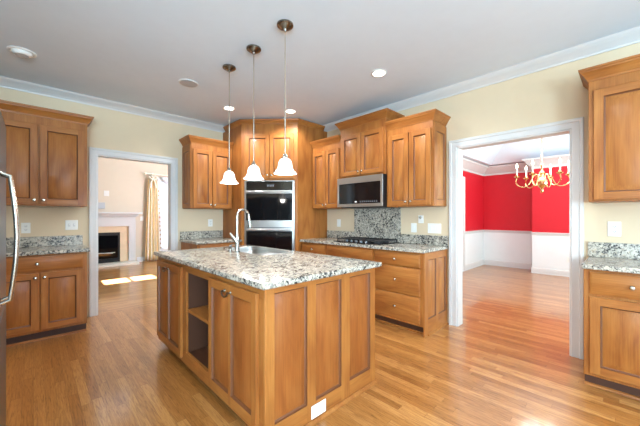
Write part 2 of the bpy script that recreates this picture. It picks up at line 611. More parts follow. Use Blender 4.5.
# crown, tray ceiling
dpath = [(XD0 + 0.011, YD1 - 0.001), (XD1 - 0.001, YD1 - 0.001), (XD1 - 0.001, YS + 0.001), (XD2 - 0.001, YS - 0.001 + 0.002), (XD2 - 0.001, YD0)]
dcrown = [(0, 2.315), (0.012, 2.315), (0.016, 2.36), (0.03, 2.375), (0.06, 2.40), (0.13, 2.49), (0.15, 2.50), (0.16, 2.535), (0, 2.535)]
struct('trim_2', MB().sweep(dpath, dcrown), 'trim')
rail = [(0, RAIL - 0.045), (0.012, RAIL - 0.04), (0.016, RAIL - 0.012), (0.032, RAIL), (0.03, RAIL + 0.018), (0, RAIL + 0.022)]
struct('trim_3', MB().sweep(dpath, rail), 'trim')
base = [(0, 0.001), (0.024, 0.001), (0.02, 0.018), (0.014, 0.022), (0.014, 0.10), (0.006, 0.125), (0, 0.13)]
struct('baseboard_dining', MB().sweep(dpath, base), 'trim')
tr = MB()
IN = 0.25
o_ = [(XD0, YD0), (XD1, YD0), (XD1, YD1), (XD0, YD1)]
i1_ = [(XD0 + IN, YD0 + IN), (XD1 - IN, YD0 + IN), (XD1 - IN, YD1 - IN), (XD0 + IN, YD1 - IN)]
i2_ = [(XD0 + 0.80, YD0 + 0.80), (XD1 - 0.80, YD0 + 0.80), (XD1 - 0.80, YD1 - 0.80), (XD0 + 0.80, YD1 - 0.80)]
for P, zp, Q, zq in ((o_, 2.55, i1_, 2.55), (i1_, 2.55, i2_, 3.10)):
    for k in range(4):
        q = (k + 1) % 4
        tr.add([(*P[k], zp), (*P[q], zp), (*Q[q], zq), (*Q[k], zq)], [(0, 1, 2, 3)])
tr.add([(*p, 3.10) for p in i2_], [(0, 1, 2, 3)])
struct('ceiling_dining', tr, 'ceil')
struct('ceiling_roof', MB().box(XR + 0.06, 8.7, -2.1, YD1 + TH, 3.3, 3.4), 'ceil')

# ------------------------------------------------------------------ living room shell
YF = 9.45
HW = (0.98, 1.96, 3.42, 4.32)   # high window above the fireplace
LW = (2.66, 3.95, 0.28, 2.30)   # tall window beside it
wf = MB()
wf.box(-1.6, HW[0], YF, YF + TH, 0, 5.2).box(HW[0], HW[1], YF, YF + TH, 0, HW[2]).box(HW[0], HW[1], YF, YF + TH, HW[3], 5.2)
wf.box(HW[1], LW[0], YF, YF + TH, 0, 5.2).box(LW[0], LW[1], YF, YF + TH, 0, LW[2]).box(LW[0], LW[1], YF, YF + TH, LW[3], 5.2).box(LW[1], 4.4, YF, YF + TH, 0, 5.2)
struct('wall_fireplace', wf, 'wall2')
struct('wall_living', MB().box(-1.72, -1.6, YL + TH, YF + TH, 0, 5.2).box(4.4, 4.52, YL + TH, 5.0, 0, 5.2).box(4.4, 4.52, 7.8, YF + TH, 0, 5.2).box(4.4, 4.52, 5.0, 7.8, 0, 0.8).box(4.4, 4.52, 5.0, 7.8, 4.0, 5.2), 'wall2')
b = MB().box(-1.72, DL[0], YL + TH - 0.01, YL + TH, 0, 5.2).box(DL[1], 4.52, YL + TH - 0.01, YL + TH, 0, 5.2).box(DL[0], DL[1], YL + TH - 0.01, YL + TH, DL[2], 5.2)
b.box(XR + TH, 4.52, YL, YL + TH - 0.01, 0, 5.2)
struct('wall_living_near', b, 'wall2')
struct('ceiling_living', MB().box(-1.72, 4.52, YL + 0.06, YF + TH, 5.2, 5.3), 'ceil')
window_frame('window_5', 'x', HW[0], HW[1], HW[2], HW[3], YF + 0.06, 2, 1, 0.06)
window_frame('window_6', 'x', LW[0], LW[1], LW[2], LW[3], YF + 0.06, 2, 2)
window_frame('window_7', 'y', 5.0, 7.8, 0.8, 4.0, 4.46, 3, 2)
wc = MB()
for x0, x1, z0, z1 in ((LW[0] - 0.08, LW[0], LW[2] - 0.08, LW[3] + 0.08), (LW[1], LW[1] + 0.08, LW[2] - 0.08, LW[3] + 0.08), (LW[0], LW[1], LW[3], LW[3] + 0.08), (LW[0], LW[1], LW[2] - 0.08, LW[2])):
    wc.box(x0, x1, YF - 0.016, YF - 0.001, z0, z1)
struct('trim_4', wc, 'trim')
struct('baseboard_living', MB().sweep([(2.06, YF - 0.001), (4.39, YF - 0.001)], base), 'trim')


# ------------------------------------------------------------------ cabinet builders (local: front faces -y, x to the right, back at y = depth)
def knob(parent, x, z, y, mk='nickel'):
    b = MB()
    b.lathe([(0.006, 0), (0.0055, -0.010), (0.009, -0.014), (0.0145, -0.018), (0.0155, -0.023), (0.012, -0.028), (0.004, -0.030)], (0, 0, 0), 16, axis='y')
    o = b.build('knob', mk, parent, loc=(x, y, z))
    o['label'] = 'round brushed nickel knob'
    return o


CR = [(0, 0.0), (0.006, 0.0), (0.008, 0.014), (0.014, 0.020), (0.022, 0.036), (0.040, 0.064), (0.046, 0.068), (0.048, 0.078), (0.056, 0.082), (0.058, 0.096), (0, 0.096)]


def cab_crown(parent, path, z, scale=1.0, prof=CR):
    p = [(o * scale, z + h * scale) for o, h in prof]
    return MB().sweep(path, p).build('crown_moulding', ['woodh'], parent)


def door_part(parent, x0, x1, z0, z1, y, st=0.057, kx=None, kz=None, name='door', panels=None):
    t = 0.02
    b = MB().board(x0, x1, z0, z1, t, panels or [(x0 + st, x1 - st)], z0 + st, z1 - st, y)
    o = b.build(name, CAB, parent)
    if kx is not None:
        knob(o, kx, kz, y - t)
    return o


def drawer_part(parent, x0, x1, z0, z1, y, kn=True):
    t = 0.02
    b = MB()
    F = y - t
    # slab front with a wide bevelled edge
    e = 0.016
    A = [(x0, y - 0.006, z0), (x1, y - 0.006, z0), (x1, y - 0.006, z1), (x0, y - 0.006, z1)]
    A2 = [(x0, y - 0.012, z0), (x1, y - 0.012, z0), (x1, y - 0.012, z1), (x0, y - 0.012, z1)]
    B = [(x0 + e, F, z0 + e), (x1 - e, F, z0 + e), (x1 - e, F, z1 - e), (x0 + e, F, z1 - e)]
    D = [(x0, y, z0), (x1, y, z0), (x1, y, z1), (x0, y, z1)]
    for U, V in ((D, A2), (A2, B)):
        for k in range(4):
            q = (k + 1) % 4
            b.add([U[k], U[q], V[q], V[k]], [(0, 1, 2, 3)], 1)
    b.add(B, [(0, 1, 2, 3)], 1)
    b.add(D, [(3, 2, 1, 0)], 1)
    o = b.build('drawer', CAB, parent)
    if kn:
        knob(o, (x0 + x1) / 2, (z0 + z1) / 2, F)
    return o


ZB, ZT = 1.375, 2.325      # upper cabinets' bottom and body top


def upper(label, loc, rotz, wd, doors, zb=ZB, zt=ZT, depth=0.332, dz0=None, dz1=None, crown_sides=(True, True), side_panel=None, pair=True):
    """root at the cabinet's front left bottom on plan (z = 0)"""
    t = thing('upper_cabinet', label, 'cabinet', loc, rotz)
    MB().box(0, wd, 0, depth, zb, zt).build('body', ['wood'], t, bevel=0.002)
    dz0 = dz0 or zb + 0.014
    dz1 = dz1 or zt - 0.085
    n = len(doors)
    for i, (a, c) in enumerate(doors):
        kx = None
        if n > 1:
            kx = c - 0.028 if i % 2 == 0 else a + 0.028
        else:
            kx = c - 0.028
        door_part(t, a, c, dz0, dz1, -0.001, kx=kx, kz=dz0 + 0.045)
    pth = []
    if crown_sides[0]:
        pth.append((0, depth))
    pth += [(0, 0), (wd, 0)]
    if crown_sides[1]:
        pth.append((wd, depth))
    cab_crown(t, pth, zt - 0.005)
    if side_panel == 'right':
        o = MB().board(0.012, depth - 0.006, zb + 0.006, zt - 0.02, 0.012, [(0.07, depth - 0.062)], zb + 0.07, zt - 0.11).build('side_panel', CAB, t, loc=(wd + 0.0, 0, 0), rot=(0, 0, R(90)))
    if side_panel == 'left':
        o = MB().board(0.006, depth - 0.012, zb + 0.006, zt - 0.02, 0.012, [(0.062, depth - 0.07)], zb + 0.07, zt - 0.11).build('side_panel', CAB, t, loc=(0, depth, 0), rot=(0, 0, R(-90)))
    return t


XF = 3.16
# left wall, over the short counter
upper('two-door upper cabinet above the outlet and double switch, left of the living room doorway', (-0.37, 4.365, 0), 0, 0.82, [(0.035, 0.402), (0.418, 0.79)], crown_sides=(True, True))
# left of the oven tower
upper('upper cabinet with two doors tucked against the left side of the oven tower', (1.632, 4.365, 0), 0, 0.634, [(0.022, 0.305), (0.313, 0.615)], crown_sides=(True, False), side_panel='left')
# right wall: x local = -y world
RZ = R(-90)
upper('narrow upper cabinet with two doors between the oven tower and the microwave', (XF, 3.445, 0), RZ, 0.592, [(0.014, 0.290), (0.300, 0.565)], crown_sides=(False, False))
upper('tall raised upper cabinet with two short doors directly above the microwave', (XF - 0.015, 2.85, 0), RZ, 0.76, [(0.03, 0.372), (0.380, 0.728)], zb=1.79, zt=2.485, depth=0.35, dz0=1.815, dz1=2.375)
upper('upper cabinet with two doors right of the microwave, panelled end facing the red dining room', (XF, 2.084, 0), RZ, 0.59, [(0.03, 0.300), (0.310, 0.572)], crown_sides=(False, True), side_panel='right')
upper('upper cabinet with one big door right of the dining room doorway', (XF, 0.222, 0), RZ, 0.50, [(0.030, 0.455)], crown_sides=(True, True))

CT = 0.914      # counter top
CB = 0.878


def base_cab(label, loc, rotz, wd, depth, fronts, end=None, toe_depth=0.075):
    """fronts: list of (kind, x0, x1, z0, z1, knob side)"""
    t = thing('base_cabinet', label, 'cabinet', loc, rotz)
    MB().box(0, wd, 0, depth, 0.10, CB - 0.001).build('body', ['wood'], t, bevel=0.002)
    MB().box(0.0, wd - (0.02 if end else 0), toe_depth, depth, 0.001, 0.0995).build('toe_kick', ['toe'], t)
    MB().sweep([(0, toe_depth), (wd - (0.02 if end else 0), toe_depth)], [(0, 0.001), (0.016, 0.001), (0.012, 0.014), (0, 0.019)]).build('shoe_moulding', ['woodh'], t)
    for k, a, c, z0, z1, ks in fronts:
        if k == 'drawer':
            drawer_part(t, a, c, z0, z1, -0.001)
        elif k == 'false':
            drawer_part(t, a, c, z0, z1, -0.001, False).name = 'false_front'
        else:
            door_part(t, a, c, z0, z1, -0.001, kx=(c - 0.028 if ks == 'r' else a + 0.028), kz=z1 - 0.045)
    return t


base_cab('base cabinet with one wide drawer over two doors, left of the white living room doorway', (-0.37, 4.09, 0), 0, 0.79, 0.605,
         [('drawer', 0.035, 0.755, 0.715, 0.86, ''), ('door', 0.035, 0.409, 0.125, 0.695, 'r'), ('door', 0.421, 0.755, 0.125, 0.695, 'l')])
base_cab('base cabinet mostly hidden behind the island, against the left side of the oven tower', (1.605, 4.09, 0), 0, 0.660, 0.605,
         [('drawer', 0.03, 0.63, 0.715, 0.86, ''), ('door', 0.03, 0.325, 0.125, 0.695, 'r'), ('door', 0.335, 0.63, 0.125, 0.695, 'l')])
XB = 2.925
b1 = base_cab('base cabinet with a stack of three drawers, panelled end beside the dining room doorway', (XB, 2.105, 0), RZ, 0.62, 0.57,
              [('drawer', 0.01, 0.585, 0.718, 0.858, ''), ('drawer', 0.01, 0.585, 0.418, 0.702, ''), ('drawer', 0.01, 0.585, 0.128, 0.402, '')], end=True)
MB().board(0.0, 0.568, 0.001, CB - 0.002, 0.014, [(0.075, 0.265), (0.32, 0.51)], 0.17, 0.80).build('end_panel', CAB, b1, loc=(0.62, 0.0, 0), rot=(0, 0, R(90)))
MB().sweep([(0.634, 0.07), (0.634, 0.565)], [(0, 0.001), (0.014, 0.001), (0.011, 0.014), (0, 0.018)], side=1).build('end_shoe', ['woodh'], b1)
base_cab('wide base cabinet with a plain top panel under the black cooktop', (XB, 2.90, 0), RZ, 0.793, 0.57,
         [('false', 0.025, 0.77, 0.718, 0.858, ''), ('door', 0.025, 0.392, 0.125, 0.70, 'r'), ('door', 0.403, 0.77, 0.125, 0.70, 'l')])
base_cab('narrow base cabinet with one drawer between the oven tower and the cooktop cabinet', (XB, 3.44, 0), RZ, 0.537, 0.57,
         [('drawer', 0.02, 0.515, 0.718, 0.858, ''), ('door', 0.02, 0.515, 0.125, 0.70, 'r')])
base_cab('base cabinet with one drawer over one door, right of the dining room doorway', (XB, 0.232, 0), RZ, 0.50, 0.57,
         [('drawer', 0.033, 0.462, 0.700, 0.858, ''), ('door', 0.033, 0.462, 0.125, 0.68, 'r')])


# ------------------------------------------------------------------ granite
def slab(name, label, cat, x0, x1, y0, y1, z0, z1, bev=0.006):
    return tag(MB().box(x0, x1, y0, y1, z0, z1).build(name, 'granite', bevel=bev), label, cat)


slab('countertop', 'short speckled granite countertop left of the white living room doorway', 'countertop', -0.40, 0.445, 4.05, YL - 0.002, CB, CT)
slab('backsplash', 'low granite backsplash under the outlet and double switch, left of the living room doorway', 'backsplash', -0.40, 0.437, YL - 0.024, YL - 0.002, CT + 0.0005, CT + 0.115, 0.002)
slab('countertop', 'short granite countertop behind the island faucet, left of the oven tower', 'countertop', 1.583, 2.266, 4.05, YL - 0.002, CB, CT)
slab('backsplash', 'low granite backsplash left of the oven tower, behind the faucet', 'backsplash', 1.590, 2.266, YL - 0.024, YL - 0.002, CT + 0.0005, CT + 0.115, 0.002)
slab('countertop', 'long granite countertop under the black gas cooktop on the right wall', 'countertop', 2.887, XR - 0.002, 1.462, 3.446, CB, CT)
slab('backsplash', 'low granite backsplash under the wall switches, right of the cooktop', 'backsplash', XR - 0.024, XR - 0.002, 1.466, 2.088, CT + 0.0005, CT + 0.115, 0.002)
slab('backsplash', 'low granite backsplash between the oven tower and the tall granite slab', 'backsplash', XR - 0.024, XR - 0.002, 2.872, 3.446, CT + 0.0005, CT + 0.115, 0.002)
slab('backsplash', 'tall granite splash slab on the wall between the cooktop and the microwave', 'backsplash', XR - 0.024, XR - 0.002, 2.09, 2.87, CT + 0.0005, 1.384, 0.002)
slab('countertop', 'granite countertop right of the dining room doorway', 'countertop', 2.887, XR - 0.002, -0.30, 0.242, CB, CT)
slab('backsplash', 'low granite backsplash right of the dining room doorway', 'backsplash', XR - 0.024, XR - 0.002, -0.30, 0.250, CT + 0.0005, CT + 0.125, 0.002)

# ------------------------------------------------------------------ oven tower in the corner
P1, P2 = Vector((2.276, 4.085)), Vector((2.862, 3.46))
ang = math.atan2(P2.y - P1.y, P2.x - P1.x)
LW_ = (P2 - P1).length
ZTW = 2.655
tw = thing('oven_cabinet', 'tall angled corner cabinet holding the double wall oven, reaching the ceiling', 'cabinet', (P1.x, P1.y, 0), ang)
inv = Matrix.Rotation(-ang, 2)


def tl(x, y):
    q = inv @ (Vector((x, y)) - P1)
    return (q.x, q.y)


OV0, OV1, OZ0, OZ1 = 0.052, 0.814, 0.56, 1.80
g = 0.004
bd = MB()
# carcass as walls round the oven recess
bd.prism([tl(P1.x, P1.y), tl(P1.x + 0.02, P1.y + 0.02), tl(P1.x + 0.02, YL - 0.003), tl(P1.x, YL - 0.003)], 0.001, ZTW)
bd.prism([tl(P2.x, P2.y), tl(XR - 0.003, P2.y), tl(XR - 0.003, P2.y + 0.02), tl(P2.x + 0.02, P2.y + 0.02)], 0.001, ZTW)
bd.box(0, OV0 - g, 0, 0.02, 0.10, ZTW).box(OV1 + g, LW_, 0, 0.02, 0.10, ZTW)
bd.box(OV0 - g, OV1 + g, 0, 0.02, OZ1 + g, ZTW).box(OV0 - g, OV1 + g, 0, 0.02, 0.10, OZ0 - g)
bd.prism([tl(P1.x + 0.01, P1.y + 0.01), tl(P2.x + 0.01, P2.y + 0.01), tl(XR - 0.003, P2.y + 0.01), tl(XR - 0.003, YL - 0.003), tl(P1.x + 0.01, YL - 0.003)], ZTW - 0.01, ZTW)
bd.build('body', ['wood'], tw)
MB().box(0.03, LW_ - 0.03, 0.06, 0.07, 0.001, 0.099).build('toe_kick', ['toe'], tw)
door_part(tw, 0.062, 0.429, 1.835, 2.50, -0.001, kx=0.429 - 0.028, kz=1.88)
door_part(tw, 0.437, 0.804, 1.835, 2.50, -0.001, kx=0.437 + 0.028, kz=1.88)
drawer_part(tw, 0.062, 0.804, 0.14, 0.53, -0.001)
TC = [(0, 0.0), (0.006, 0.0), (0.010, 0.016), (0.028, 0.044), (0.034, 0.048), (0.040, 0.070), (0, 0.070)]
cab_crown(tw, [tl(P1.x, YL - 0.09), tl(P1.x, P1.y), tl(P2.x, P2.y), tl(XR - 0.09, P2.y)], ZTW, 1.0, TC)

# double wall oven
ov = thing('double_wall_oven', 'stainless double wall oven with black glass doors set in the corner tower', 'oven', (P1.x, P1.y, 0), ang)
MB().box(OV0 + 0.01, OV1 - 0.01, 0.002, 0.50, OZ0 + 0.01, OZ1 - 0.01).build('case', ['darksteel'], ov)
fr = MB()
fr.box(OV0, OV0 + 0.03, -0.022, 0.0, OZ0, OZ1).box(OV1 - 0.03, OV1, -0.022, 0.0, OZ0, OZ1).box(OV0 + 0.03, OV1 - 0.03, -0.022, 0.0, OZ1 - 0.012, OZ1).box(OV0 + 0.03, OV1 - 0.03, -0.022, 0.0, OZ0, OZ0 + 0.03)
fr.build('trim_frame', ['steel'], ov, bevel=0.002)
cp = MB().box(OV0 + 0.032, OV1 - 0.032, -0.028, -0.001, 1.655, 1.786).build('control_panel', ['blackglass'], ov, bevel=0.002)
b = MB()
for i in range(5):
    b.box(0.40 + i * 0.022, 0.414 + i * 0.022, -0.029, -0.0281, 1.71, 1.728)
b.box(0.395, 0.51, -0.029, -0.0281, 1.735, 1.739)
b.build('display', ['greymark'], cp)


def oven_door(z0, z1, strip):
    d = MB().box(OV0 + 0.032, OV1 - 0.032, -0.040, -0.001, z0, z1).build('oven_door', ['blackglass'], ov, bevel=0.003)
    for q0, q1 in ((z1 - 0.045, z1), (z0, z0 + strip)):
        MB().box(OV0 + 0.032, OV1 - 0.032, -0.044, -0.0405, q0, q1).build('steel_band', ['steel'], d, bevel=0.001)
    hz = z1 - 0.022
    hb = MB().tube([(OV0 + 0.05, -0.085, hz), (OV1 - 0.05, -0.085, hz)], 0.012, 14)
    for x in (OV0 + 0.09, OV1 - 0.09):
        hb.tube([(x, -0.086, hz), (x, -0.044, hz)], 0.008, 10)
    hb.build('handle', ['steel'], d)
    return d


oven_door(1.095, 1.650, 0.105)
oven_door(0.60, 1.085, 0.06)

# ------------------------------------------------------------------ microwave
mw = thing('microwave', 'stainless over-range microwave with a black glass door and black sides', 'microwave', (3.08, 2.849, 0), RZ)
mwW, mz0, mz1 = 0.756, 1.386, 1.785
MB().box(0, mwW, 0.0085, 0.415, mz0, mz1).build('case', ['black'], mw, bevel=0.004)
fr = MB().box(0, mwW, 0, 0.008, mz1 - 0.082, mz1).box(0, mwW, 0, 0.008, mz0, mz0 + 0.042).box(0, 0.030, 0, 0.008, mz0 + 0.042, mz1 - 0.082).box(mwW - 0.035, mwW, 0, 0.008, mz0 + 0.042, mz1 - 0.082)
fr.build('steel_frame', ['steel'], mw, bevel=0.002)
gd = MB().box(0.030, mwW - 0.035, 0.004, 0.008, mz0 + 0.042, mz1 - 0.082).build('door', ['blackglass'], mw, bevel=0.001)
b = MB()
for i in range(9):
    x = 0.40 + i * 0.032
    b.box(x, x + 0.018, 0.003, 0.0038, mz0 + 0.060, mz0 + 0.068).box(x, x + 0.012, 0.003, 0.0038, mz0 + 0.074, mz0 + 0.079)
b.build('touch_keys', ['greymark'], gd)
MB().box(0.315, 0.350, 0.003, 0.0038, mz0 + 0.060, mz0 + 0.075).build('badge', ['plastic'], gd)
MB().box(0.03, mwW - 0.03, 0.05, 0.38, mz0 - 0.012, mz0 - 0.0005).build('vent_grille', ['black'], mw)

# ------------------------------------------------------------------ cooktop
ck = thing('gas_cooktop', 'black gas cooktop with cast iron grates on the long granite counter', 'cooktop', (2.985, 2.84, CT), RZ)
MB().box(0, 0.76, 0, 0.44, 0.001, 0.012).build('tray', ['blackglass'], ck, bevel=0.004)
for i in range(3):
    x0 = 0.015 + i * 0.247
    x1 = x0 + 0.236
    gb = MB()
    zt = 0.047
    for y in (0.07, 0.42):
        gb.box(x0, x1, y, y + 0.012, zt - 0.012, zt)
    for x in (x0, x1 - 0.012):
        gb.box(x, x + 0.012, 0.07, 0.432, zt - 0.012, zt)
    xm = (x0 + x1) / 2
    gb.box(xm - 0.005, xm + 0.005, 0.082, 0.42, zt - 0.011, zt)
    for y in (0.16, 0.25, 0.34):
        gb.box(x0 + 0.012, x1 - 0.012, y - 0.005, y + 0.005, zt - 0.011, zt)
    for x in (x0, x1 - 0.012):
        for y in (0.07, 0.42):
            gb.box(x, x + 0.012, y, y + 0.012, 0.0125, zt - 0.012)
    gb.build('grate', ['iron'], ck, bevel=0.002)
for x, y, r in ((0.133, 0.17, 0.036), (0.133, 0.34, 0.045), (0.38, 0.25, 0.058), (0.627, 0.17, 0.045), (0.627, 0.34, 0.036)):
    MB().lathe([(r * 1.25, 0.0125), (r * 1.2, 0.018), (r, 0.020), (r, 0.028), (r * 0.9, 0.032)], (x, y, 0), 20).build('burner', ['iron'], ck)
for i in range(5):
    MB().lathe([(0.019, 0.0125), (0.018, 0.030), (0.014, 0.034)], (0.22 + i * 0.08, 0.035, 0), 16).build('knob', ['darksteel'], ck)

# ------------------------------------------------------------------ island
IX0, IX1, IY0, IY1 = 0.882, 1.868, 1.337, 3.205
isl = thing('kitchen_island', 'large maple kitchen island with a panelled end and an open shelf niche', 'island', (IX0, IY1, 0), RZ)
# local: x along the long side (0 = far end), y into the island
LI, WI = IY1 - IY0, IX1 - IX0
ZI = CB - 0.004
def ly(y):
    return IY1 - y
nx0, nx1 = ly(2.47), ly(2.02)           # niche
bd = MB()
bd.box(0, 0.02, 0.0, WI, 0.065, ZI)                       # far end
bd.box(0.02, LI - 0.021, WI - 0.02, WI, 0.065, ZI)        # far long side
bd.box(0, LI - 0.021, 0.021, WI - 0.02, 0.065, 0.085)     # bottom
# face frame on the near long side
zr = 0.165
bd.box(0.02, LI - 0.021, 0, 0.02, 0.065, zr, 1).box(0.02, LI - 0.021, 0, 0.02, 0.815, ZI, 1)
for a, c in ((0.02, 0.04), (nx0 - 0.085, nx0), (nx1, nx1 + 0.04), (LI - 0.07, LI - 0.021)):
    bd.box(a, c, 0, 0.02, zr, 0.815)
bd.build('body', CAB, isl, bevel=0.0015)
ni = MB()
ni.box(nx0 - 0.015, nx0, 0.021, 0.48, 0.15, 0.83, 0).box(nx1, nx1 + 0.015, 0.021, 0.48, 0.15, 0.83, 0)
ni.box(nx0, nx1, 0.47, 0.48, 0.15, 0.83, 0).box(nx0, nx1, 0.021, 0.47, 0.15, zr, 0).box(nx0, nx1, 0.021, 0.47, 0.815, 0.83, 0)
ni.build('niche', ['niche_shade'], isl)
MB().box(nx0 + 0.001, nx1 - 0.001, 0.012, 0.466, 0.490, 0.512).build('shelf', ['woodh'], isl, bevel=0.002)
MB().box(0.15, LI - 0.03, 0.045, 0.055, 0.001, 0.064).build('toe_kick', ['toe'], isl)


def island_door(x0, x1):
    st = 0.05
    xm = (x0 + x1) / 2
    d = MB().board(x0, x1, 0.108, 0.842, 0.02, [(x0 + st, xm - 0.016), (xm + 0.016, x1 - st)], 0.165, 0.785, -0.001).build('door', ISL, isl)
    p = MB()
    pz = 0.797
    for s in (-1, 1):
        p.lathe([(0.011, 0), (0.010, -0.004), (0.006, -0.008), (0.006, -0.018), (0.008, -0.022), (0.002, -0.026)], (xm - 0.02 + s * 0.038, -0.021, pz), 12, axis='y')
    pts = [(xm - 0.02 + 0.04 * math.cos(a), -0.040 - 0.008 * math.sin(a), pz - 0.026 * math.sin(a)) for a in [PI * k / 12 for k in range(13)]]
    p.tube(pts, [0.0035 + 0.003 * math.sin(PI * k / 12) for k in range(13)], 10)
    o = p.build('bail_pull', ['antique'], d)
    o['label'] = 'pewter bail pull'
    return d


island_door(0.03, nx0 - 0.065)
island_door(nx1 + 0.022, LI - 0.055)
# panelled end facing the camera
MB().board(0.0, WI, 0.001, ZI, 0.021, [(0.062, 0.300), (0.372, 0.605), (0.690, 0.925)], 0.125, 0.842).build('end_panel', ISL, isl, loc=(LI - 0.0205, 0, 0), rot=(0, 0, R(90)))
MB().sweep([(LI + 0.0008, 0.02), (LI + 0.0008, WI)], [(0, 0.001), (0.020, 0.001), (0.016, 0.014), (0.006, 0.022), (0, 0.022)]).build('shoe_moulding', ['woodh'], isl)

# island counter with the sink cut-out
cx0, cx1, cy0, cy1 = 0.848, 1.903, 1.302, 3.238
SX, SY, SA, SB = 1.642, 2.63, 0.190, 0.375     # sink centre and half sizes


def sup(t, a, b_, n=5.0):
    c, s = math.cos(t), math.sin(t)
    r = (abs(c / a) ** n + abs(s / b_) ** n) ** (-1 / n)
    return r * c, r * s


def ray_rect(t, x0, x1, y0, y1, px, py):
    c, s = math.cos(t), math.sin(t)
    k = 1e9
    if c > 1e-9:
        k = min(k, (x1 - px) / c)
    if c < -1e-9:
        k = min(k, (x0 - px) / c)
    if s > 1e-9:
        k = min(k, (y1 - py) / s)
    if s < -1e-9:
        k = min(k, (y0 - py) / s)
    return px + c * k, py + s * k


def rings_to_mesh(mb, rings, m=0, close=False):
    n = len(rings[0])
    for r0, r1 in zip(rings[:-1], rings[1:]):
        mb.add(list(r0) + list(r1), [(i, (i + 1) % n, n + (i + 1) % n, n + i) for i in range(n)], m)


angs = sorted([2 * PI * k / 56 for k in range(56)] + [math.atan2(y - SY, x - SX) % (2 * PI) for x in (cx0, cx1) for y in (cy0, cy1)])
top_i = [(*[a + b_ for a, b_ in zip(sup(t, SA, SB), (SX, SY))], CT) for t in angs]
bot_i = [(x, y, CB) for x, y, z in top_i]
e = 0.006
def rr(ins, z):
    k = []
    for t in angs:
        x, y = ray_rect(t, cx0, cx1, cy0, cy1, SX, SY)
        k.append((min(max(x, cx0 + ins), cx1 - ins), min(max(y, cy0 + ins), cy1 - ins), z))
    return k
ic = MB()
rings_to_mesh(ic, [bot_i, top_i, rr(e, CT), rr(e * 0.3, CT - e * 0.3), rr(0, CT - e), rr(0, CB + e), rr(e, CB), bot_i])
tag(ic.build('countertop', 'granite'), 'large granite island countertop with the sink and curved faucet', 'countertop')

# double bowl sink under the counter
sk = thing('double_sink', 'stainless double bowl sink set into the island countertop', 'sink', (SX, SY, CB))
for nm, y0, y1 in (('bowl', -0.405, -0.010), ('bowl', 0.010, 0.405)):
    yc, hb = (y0 + y1) / 2, (y1 - y0) / 2 - 0.018
    y0m, y1m = (y0, 0.0) if y0 < -0.2 else (0.0, y1)
    ag = sorted([2 * PI * k / 40 for k in range(40)] + [math.atan2(y - yc, x) % (2 * PI) for x in (-0.203, 0.203) for y in (y0m, y1m)])
    sr = lambda f, z: [(*[a + b_ for a, b_ in zip(sup(t, 0.186 * f, hb * f, 4.5), (0, yc))], z) for t in ag]
    bo = MB()
    rings_to_mesh(bo, [[(*ray_rect(t, -0.203, 0.203, y0m, y1m, 0, yc), -0.001) for t in ag], sr(1.0, -0.001), sr(0.985, -0.008), sr(0.95, -0.15), sr(0.88, -0.175), sr(0.12, -0.180)])
    bo.add(sr(0.12, -0.180), [tuple(range(len(ag)))])
    o = bo.build(nm, ['steel'], sk)
    MB().lathe([(0.040, -0.178), (0.038, -0.175), (0.030, -0.176), (0.012, -0.177)], (0, yc, 0), 20).build('drain', ['chrome'], o)

rm = MB()
ag = [2 * PI * k / 72 for k in range(72)]
rg = lambda a, b_, z: [(*sup(t, a, b_), z) for t in ag]
DZ = CT - CB
rings_to_mesh(rm, [rg(SA + 0.020, SB + 0.020, DZ + 0.0004), rg(SA + 0.018, SB + 0.018, DZ + 0.004), rg(SA - 0.001, SB - 0.001, DZ + 0.004), rg(SA - 0.004, SB - 0.004, DZ), rg(SA - 0.004, SB - 0.004, 0.001)])
rm.build('rim', ['steel'], sk)
# faucet
fa = thing('kitchen_faucet', 'tall brushed nickel gooseneck faucet with a side lever on the island', 'faucet', (1.405, 2.605, CT))
MB().lathe([(0.030, 0.0005), (0.030, 0.006), (0.024, 0.010), (0.022, 0.014)], n=24).build('base', ['chrome'], fa)
MB().lathe([(0.0205, 0.014), (0.021, 0.06), (0.0225, 0.075), (0.0225, 0.15), (0.019, 0.165), (0.0135, 0.172)], n=24).build('body', ['chrome'], fa)
pts = [(0, 0, 0.165), (0, 0, 0.26), (0, 0, 0.35)]
for k in range(1, 13):
    a = PI - (PI * 0.93) * k / 12
    pts.append((0.062 + 0.062 * math.cos(a), 0, 0.35 + 0.062 * math.sin(a)))
MB().tube(pts, 0.0115, 14).build('spout', ['chrome'], fa)
x_, z_ = pts[-1][0], pts[-1][2]
MB().tube([(x_, 0, z_ + 0.005), (x_ + 0.006, 0, z_ - 0.04), (x_ + 0.016, 0, z_ - 0.115), (x_ + 0.0175, 0, z_ - 0.130)], [0.0125, 0.014, 0.019, 0.017], 16).build('spray_head', ['chrome'], fa)
def fl(side, z, out=0.03):
    return (-0.69 * out + 0.72 * side, -0.72 * out - 0.69 * side, z)


MB().tube([fl(0, 0.115, 0.015), fl(0, 0.115, 0.040)], 0.015, 14).build('lever_hub', ['chrome'], fa)
MB().tube([fl(0.022, 0.088, 0.036), fl(0.0, 0.115, 0.038), fl(-0.035, 0.160, 0.040), fl(-0.055, 0.188, 0.040)], [0.014, 0.017, 0.013, 0.010], 12).build('lever', ['chrome'], fa)
sd = thing('soap_dispenser', 'small nickel soap dispenser beside the island faucet', 'soap dispenser', (1.395, 2.72, CT))
MB().lathe([(0.022, 0.0005), (0.022, 0.006), (0.014, 0.010), (0.012, 0.045), (0.014, 0.05), (0.014, 0.062), (0.006, 0.066)], n=20).build('body', ['chrome'], sd)
MB().tube([(0, 0, 0.062), (0.02, 0, 0.068), (0.06, 0, 0.062)], [0.008, 0.007, 0.005], 10).build('nozzle', ['chrome'], sd)


